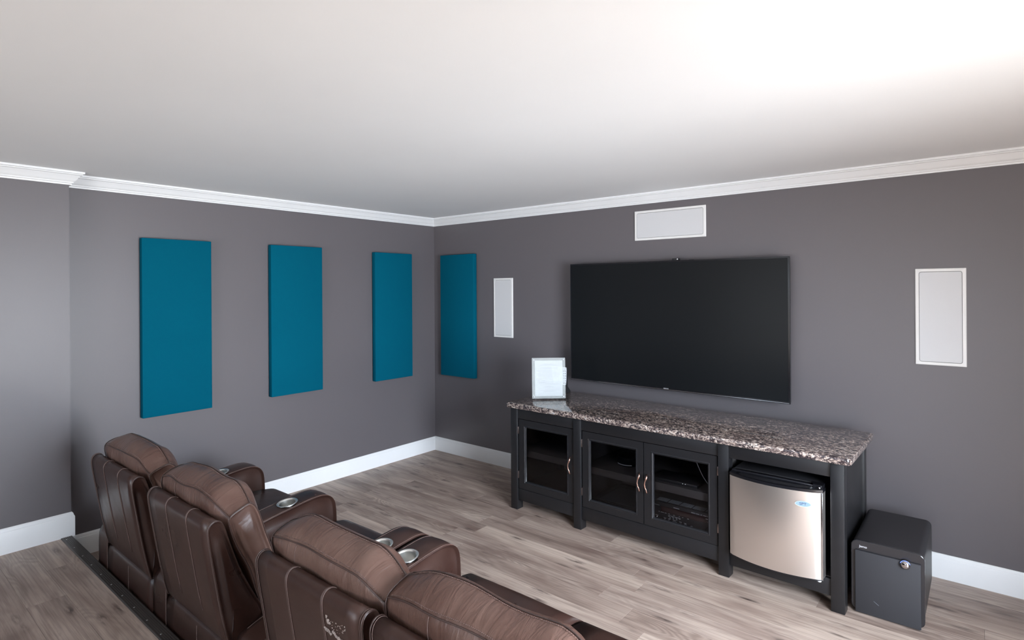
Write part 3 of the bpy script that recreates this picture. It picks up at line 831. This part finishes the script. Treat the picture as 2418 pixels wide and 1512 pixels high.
# slim box with small lights on the upper shelf
sb = thing('set_top_box', cloc(2.93, .090, .436), 'slim black box with two tiny lights on the shelf above the receiver', 'media player', rz=CR)
box('case', 'black_plastic', -.17, .13, 0, .17, 0, .020, sb, .003)
for x in (.035, .052): box('indicator_light', 'white_led', x, x + .004, -.001, .0, .012, .015, sb)
# disc shaped puck with pale rim on the shelf of the middle door
pk = thing('round_hub', cloc(2.49, .27, .436), 'round black hub with a pale rim on the shelf behind the middle door', 'hub', rz=CR)
bm = bmesh.new(); add_lathe(bm, [(.070, .0), (.074, .01), (.074, .06), (.060, .07)], (0, 0, 0), 36); bm_obj('body', bm, 'black_gloss', pk, autos=30)
tube('rim', 'silver_print', [(.076 * math.cos(math.radians(a)), .076 * math.sin(math.radians(a)), .012) for a in range(225, 316, 6)], .003, pk, 6)
cbl = tube('hanging_cable', 'silver_print', [cloc(3.03 + .13 * (u ** 1.0) + .0, .14, .60 - .16 * (1 - (1 - u) ** 2)) for u in [i / 20 for i in range(21)]], .0022)
tag(cbl, 'thin pale cable hanging in an arc behind the right glass door', 'cable')

# ================================================================ SUBWOOFER
sw = thing('subwoofer', (4.038, -.43, 0), 'black subwoofer cube with rounded edges on the floor beside the cabinet', 'subwoofer')
SX, SY, SZ = .152, .268, .355
def rrz(hx, z0, z1, r, n=6):
    out = []
    for cx_, cz_, a0 in ((hx - r, z1 - r, 0), (-hx + r, z1 - r, 90), (-hx + r, z0 + r, 180), (hx - r, z0 + r, 270)):
        for k in range(n + 1): a = math.radians(a0 + 90 * k / n); out.append((cx_ + r * math.cos(a), cz_ + r * math.sin(a)))
    return out
bm = bmesh.new()
add_loft(bm, [[(a, y, b) for a, b in rrz(SX - i, .022 + i, SZ + .012 - i, .028)] for y, i in ((-SY + .016, .0), (SY - .004, 0), (SY, .004))])
bm_obj('cabinet_body', bm, 'sub_body', sw, autos=35)
bm = bmesh.new()
add_loft(bm, [[(a, y, b) for a, b in rrz(SX + .003 - i, .012 + i, SZ + .014 - i, .03)] for y, i in ((-SY + .017, .0), (-SY + .002, 0), (-SY, .002))])
bm_obj('front_baffle', bm, 'sub_side', sw, autos=35)
bm = bmesh.new(); add_box(bm, -.136, .140, -SY - .012, -SY, .006, .322, .004); bm_obj('grille', bm, 'cloth', sw, autos=35)
bm = bmesh.new(); add_lathe(bm, [(.0215, .0), (.0215, -.010), (.018, -.016), (.011, -.020), (.004, -.0215)], (.078, -SY - .008, .308), 36, 'y')
bm_obj('light_dome', bm, 'dome', sw, autos=50)
tube('light_ring', 'blue_led', [(.078 + .0205 * math.cos(math.radians(a)), -SY - .0195, .308 + .0205 * math.sin(math.radians(a))) for a in range(20, 165, 8)], .0014, sw, 6)
text('logo_lettering', 'Jamo', .0155, 'silver_print', Vector((-.101, -SY - .0005, .341)), FRONT, sw, .001, sx=1.1)
for sx_ in (-1, 1):
    for sy_ in (-1, 1):
        bm = bmesh.new(); add_lathe(bm, [(.014, 0), (.016, .024)], (sx_ * .12, sy_ * .22, 0), 14); bm_obj('foot', bm, 'black_plastic', sw, autos=40)
tube('scuff_mark', 'vent', [(-.055, -SY - .0122, .083), (-.042, -SY - .0122, .074), (-.033, -SY - .0122, .068)], .0007, sw, 5)

# ================================================================ TV
tvx0, tvx1, tvz0, tvz1 = 1.7759, 3.4586, .915, 1.8692
tv = thing('television', ((tvx0 + tvx1) / 2, -.12, (tvz0 + tvz1) / 2), 'large black flat television mounted on the wall above the granite top', 'television')
W2, H2 = (tvx1 - tvx0) / 2, (tvz1 - tvz0) / 2
bm = bmesh.new()
ox, b_ = W2, .011
for q in ((-ox, -ox + b_, -H2, H2), (ox - b_, ox, -H2, H2), (-ox + b_, ox - b_, H2 - b_, H2), (-ox + b_, ox - b_, -H2, -H2 + .016)):
    add_box(bm, q[0], q[1], 0, .012, q[2], q[3])
bmesh.ops.remove_doubles(bm, verts=bm.verts, dist=.0001)
bm_obj('bezel', bm, 'black_gloss', tv)
box('screen', 'screen', -W2 + b_ - .001, W2 - b_ + .001, .003, .010, -H2 + .015, H2 - b_ + .001, tv)
box('back_housing', 'black_plastic', -W2 + .004, W2 - .004, .012, .045, -H2 + .004, H2 - .004, tv, .006)
box('back_bulge', 'black_plastic', -W2 + .25, W2 - .25, .045, .07, -H2 + .10, H2 - .12, tv, .01)
box('wall_bracket', 'black_plastic', -.30, .30, .07, .119, -.22, .22, tv, .004)
box('bottom_strip', 'chrome', -W2 + .002, W2 - .006, -.0015, .0, -H2 + .004, -H2 + .0075, tv)
text('logo_lettering', 'SAMSUNG', .0085, 'silver_print', Vector((-.005, -.0007, -H2 + .0125)), FRONT, tv, .0004, sx=1.0)
wc = thing('sensor_bar', (2.688, -.112, tvz1), 'tiny black camera clip on the top edge of the television', 'camera')
box('body', 'black_plastic', -.024, .024, -.008, .03, .0, .016, wc, .003)
bm = bmesh.new(); add_lathe(bm, [(.004, .0), (.004, -.002)], (.018, -.008, .009), 12, 'y'); bm_obj('lens', bm, 'silver_print', wc)
box('clip_arm', 'black_plastic', .10, .14, 0, .02, .0, .003, wc)

# ================================================================ ACOUSTIC PANELS
def panel(name, dims, loc, label):
    """wrapped fabric panel: body plus a folded hem line"""
    hx, hy, hz = dims
    tp = thing(name, loc, label, 'acoustic panel', 'teal fabric acoustic panels')
    bm = bmesh.new(); add_box(bm, -hx, hx, -hy, hy, -hz, hz, .004, 3)
    bm_obj('fabric_wrap', bm, 'teal', tp, autos=60)
    return tp
for (y0, y1, z0, z1, lab) in ((-2.7031, -2.2541, .8115, 2.0304, 'teal fabric wall panel closest to the protruding wall corner, leftmost of the four'),
                              (-1.7998, -1.344, .8183, 2.0324, 'teal fabric wall panel in the middle of the three on the left wall'),
                              (-.7934, -.3465, .8117, 2.0186, 'teal fabric wall panel on the left wall beside the room corner')):
    p = panel('acoustic_panel', (.0235, (y1 - y0) / 2, (z1 - z0) / 2), (.0315, (y0 + y1) / 2, (z0 + z1) / 2), lab)
    box('mounting_clip', 'black_plastic', -.0305, -.0230, -.05, .05, -.03, .03, p)
p = panel('acoustic_panel', (.2317, .0235, .6067), (.3794, -.0315, 1.4051), 'teal fabric wall panel on the television wall, right of the room corner')
box('mounting_clip', 'black_plastic', -.05, .05, .0230, .0305, -.03, .03, p)

# ================================================================ IN-WALL SPEAKERS
def spk(x0, x1, z0, z1, lab):
    w2, h2 = (x1 - x0) / 2, (z1 - z0) / 2
    s = thing('wall_speaker', ((x0 + x1) / 2, 0, (z0 + z1) / 2), lab, 'speaker', 'white flush wall speakers')
    fw_ = .017
    bm = bmesh.new()
    def ringz(i, y, r): return [(a, y, b - .0) for a, b in [(q[0], q[1]) for q in rr(-w2 + i, w2 - i, -h2 + i, h2 - i, r, 4)]]
    rings = [ringz(0, -.0005, .003), ringz(0, -.006, .003), ringz(.003, -.009, .003), ringz(fw_, -.0095, .012), ringz(fw_ + .001, -.006, .012)]
    R = [[bm.verts.new(p_) for p_ in ring] for ring in rings]
    n = len(R[0])
    for A_, B_ in zip(R, R[1:]):
        for k in range(n): bm.faces.new((A_[k], A_[(k + 1) % n], B_[(k + 1) % n], B_[k]))
    bm_obj('frame', bm, 'spk_frame', s, autos=35)
    bm = bmesh.new()
    add_loft(bm, [ringz(fw_ + .0025, -.002, .010), ringz(fw_ + .0025, -.0065, .010), ringz(fw_ + .004, -.008, .010)])
    bm_obj('grille', bm, 'spk_grille', s, autos=35)
spk(.8289, 1.0632, 1.2136, 1.7698, 'tall narrow white flush speaker between the corner teal panel and the television')
spk(4.1102, 4.345, 1.2154, 1.7718, 'tall narrow white flush speaker on the right, above the subwoofer')
spk(2.3075, 2.8739, 2.0397, 2.2695, 'wide white flush speaker centred above the television')

# ================================================================ ACRYLIC SIGN + REMOTE
ang = math.atan2(.173, .197)
sg = thing('acrylic_sign', (1.797, -.462, .8085), 'clear acrylic frame holding a printed white sheet at the left end of the granite top', 'sign holder', rz=ang)
# local x along the sign, -y toward viewer, leaning back slightly
tl = math.radians(4)
Rt = Matrix.Rotation(-tl, 4, 'X')
def sbox(name, mat, x0, x1, y0, y1, z0, z1, bev=0, parent=sg):
    bm = bmesh.new(); add_box(bm, x0, x1, y0, y1, z0, z1, bev); bmesh.ops.transform(bm, matrix=Rt, verts=bm.verts)
    return bm_obj(name, bm, mat, parent, autos=40 if bev else None)
SWd, SHt = .131, .318
sbox('front_plate', 'acrylic', -SWd, SWd, -.006, -.001, .002, SHt, .0008)
sbox('back_plate', 'acrylic', -SWd, SWd, .001, .006, .002, SHt, .0008)
pp = sbox('printed_sheet', 'paper', -.108, .108, -.0008, .0008, .020, .297)
for x in (-.116, .116):
    for z in (.016, .303):
        bm = bmesh.new(); add_lathe(bm, [(.0045, .007), (.0045, -.008), (.003, -.0095)], (x, 0, z), 14, 'y'); bmesh.ops.transform(bm, matrix=Rt, verts=bm.verts); bm_obj('corner_screw', bm, 'silver_print', sg, autos=30)
bm = bmesh.new(); rnd = random.Random(5)
def ln(x0, x1, z, h=.0011): add_box(bm, x0, x1, -.00125, -.0008, z, z + h)
z = .268
for (a, b) in ((-.04, .03), (-.07, .07)): ln(a, b, z); z -= .008
z -= .012
for i in range(2): ln(-.06, .065, z); z -= .007
z -= .006
for i in range(7):
    ln(-.085, -.085 + rnd.uniform(.09, .165), z); z -= .010
for i in range(4): ln(-.085, -.085 + rnd.uniform(.03, .06), z, .0014); z -= .008
for a, b, zz in ((-.092, .092, .132), (-.092, .092, .082)): ln(a, b, zz, .0008)
for x in (-.092, .0915): add_box(bm, x, x + .0006, -.00125, -.0008, .082, .132)
for zz, hw_ in ((.124, .075), (.116, .082), (.108, .07), (.096, .03), (.090, .045)): ln(-hw_, hw_, zz)
for zz, hw_ in ((.068, .085), (.061, .06), (.054, .045)): ln(-hw_, hw_, zz)
bmesh.ops.transform(bm, matrix=Rt, verts=bm.verts); bm_obj('printed_text', bm, 'ink', pp)
sbox('rear_foot', 'acrylic', -.06, .06, .006, .060, .002, .006)

rm = thing('remote_control', (1.722, -.150, .8085), 'remote control with pale buttons standing upright half hidden behind the acrylic sign', 'remote', rz=.35)
bm = bmesh.new(); add_box(bm, -.026, .026, -.010, .010, .035, .205, .006, 3); bm_obj('body', bm, 'silver_print', rm, autos=50)
bm = bmesh.new()
add_loft(bm, [[(-.038 + .0, -.03, 0), (.038, -.03, 0), (.050, .045, 0), (-.038, .045, 0)], [(-.028, -.012, .045), (.029, -.012, .045), (.031, .018, .045), (-.028, .018, .045)], [(-.028, .010, .200), (.027, .010, .200), (.027, .016, .200), (-.028, .016, .200)]])
bm_obj('stand', bm, 'black_plastic', rm)
for z_ in (.075, .095, .115, .135, .155, .175):
    for x_ in (-.013, .004, .018): box('button', 'ink_dark', x_ - .004, x_ + .004, -.0115, -.0095, z_ - .004, z_ + .004, rm)
bm = bmesh.new(); add_lathe(bm, [(.0015, 0), (.0015, .001)], (.0, .0, .0), 8)
ir = bm_obj('indicator_dot', bm, 'blue_led', None); bpy.data.objects.remove(ir)
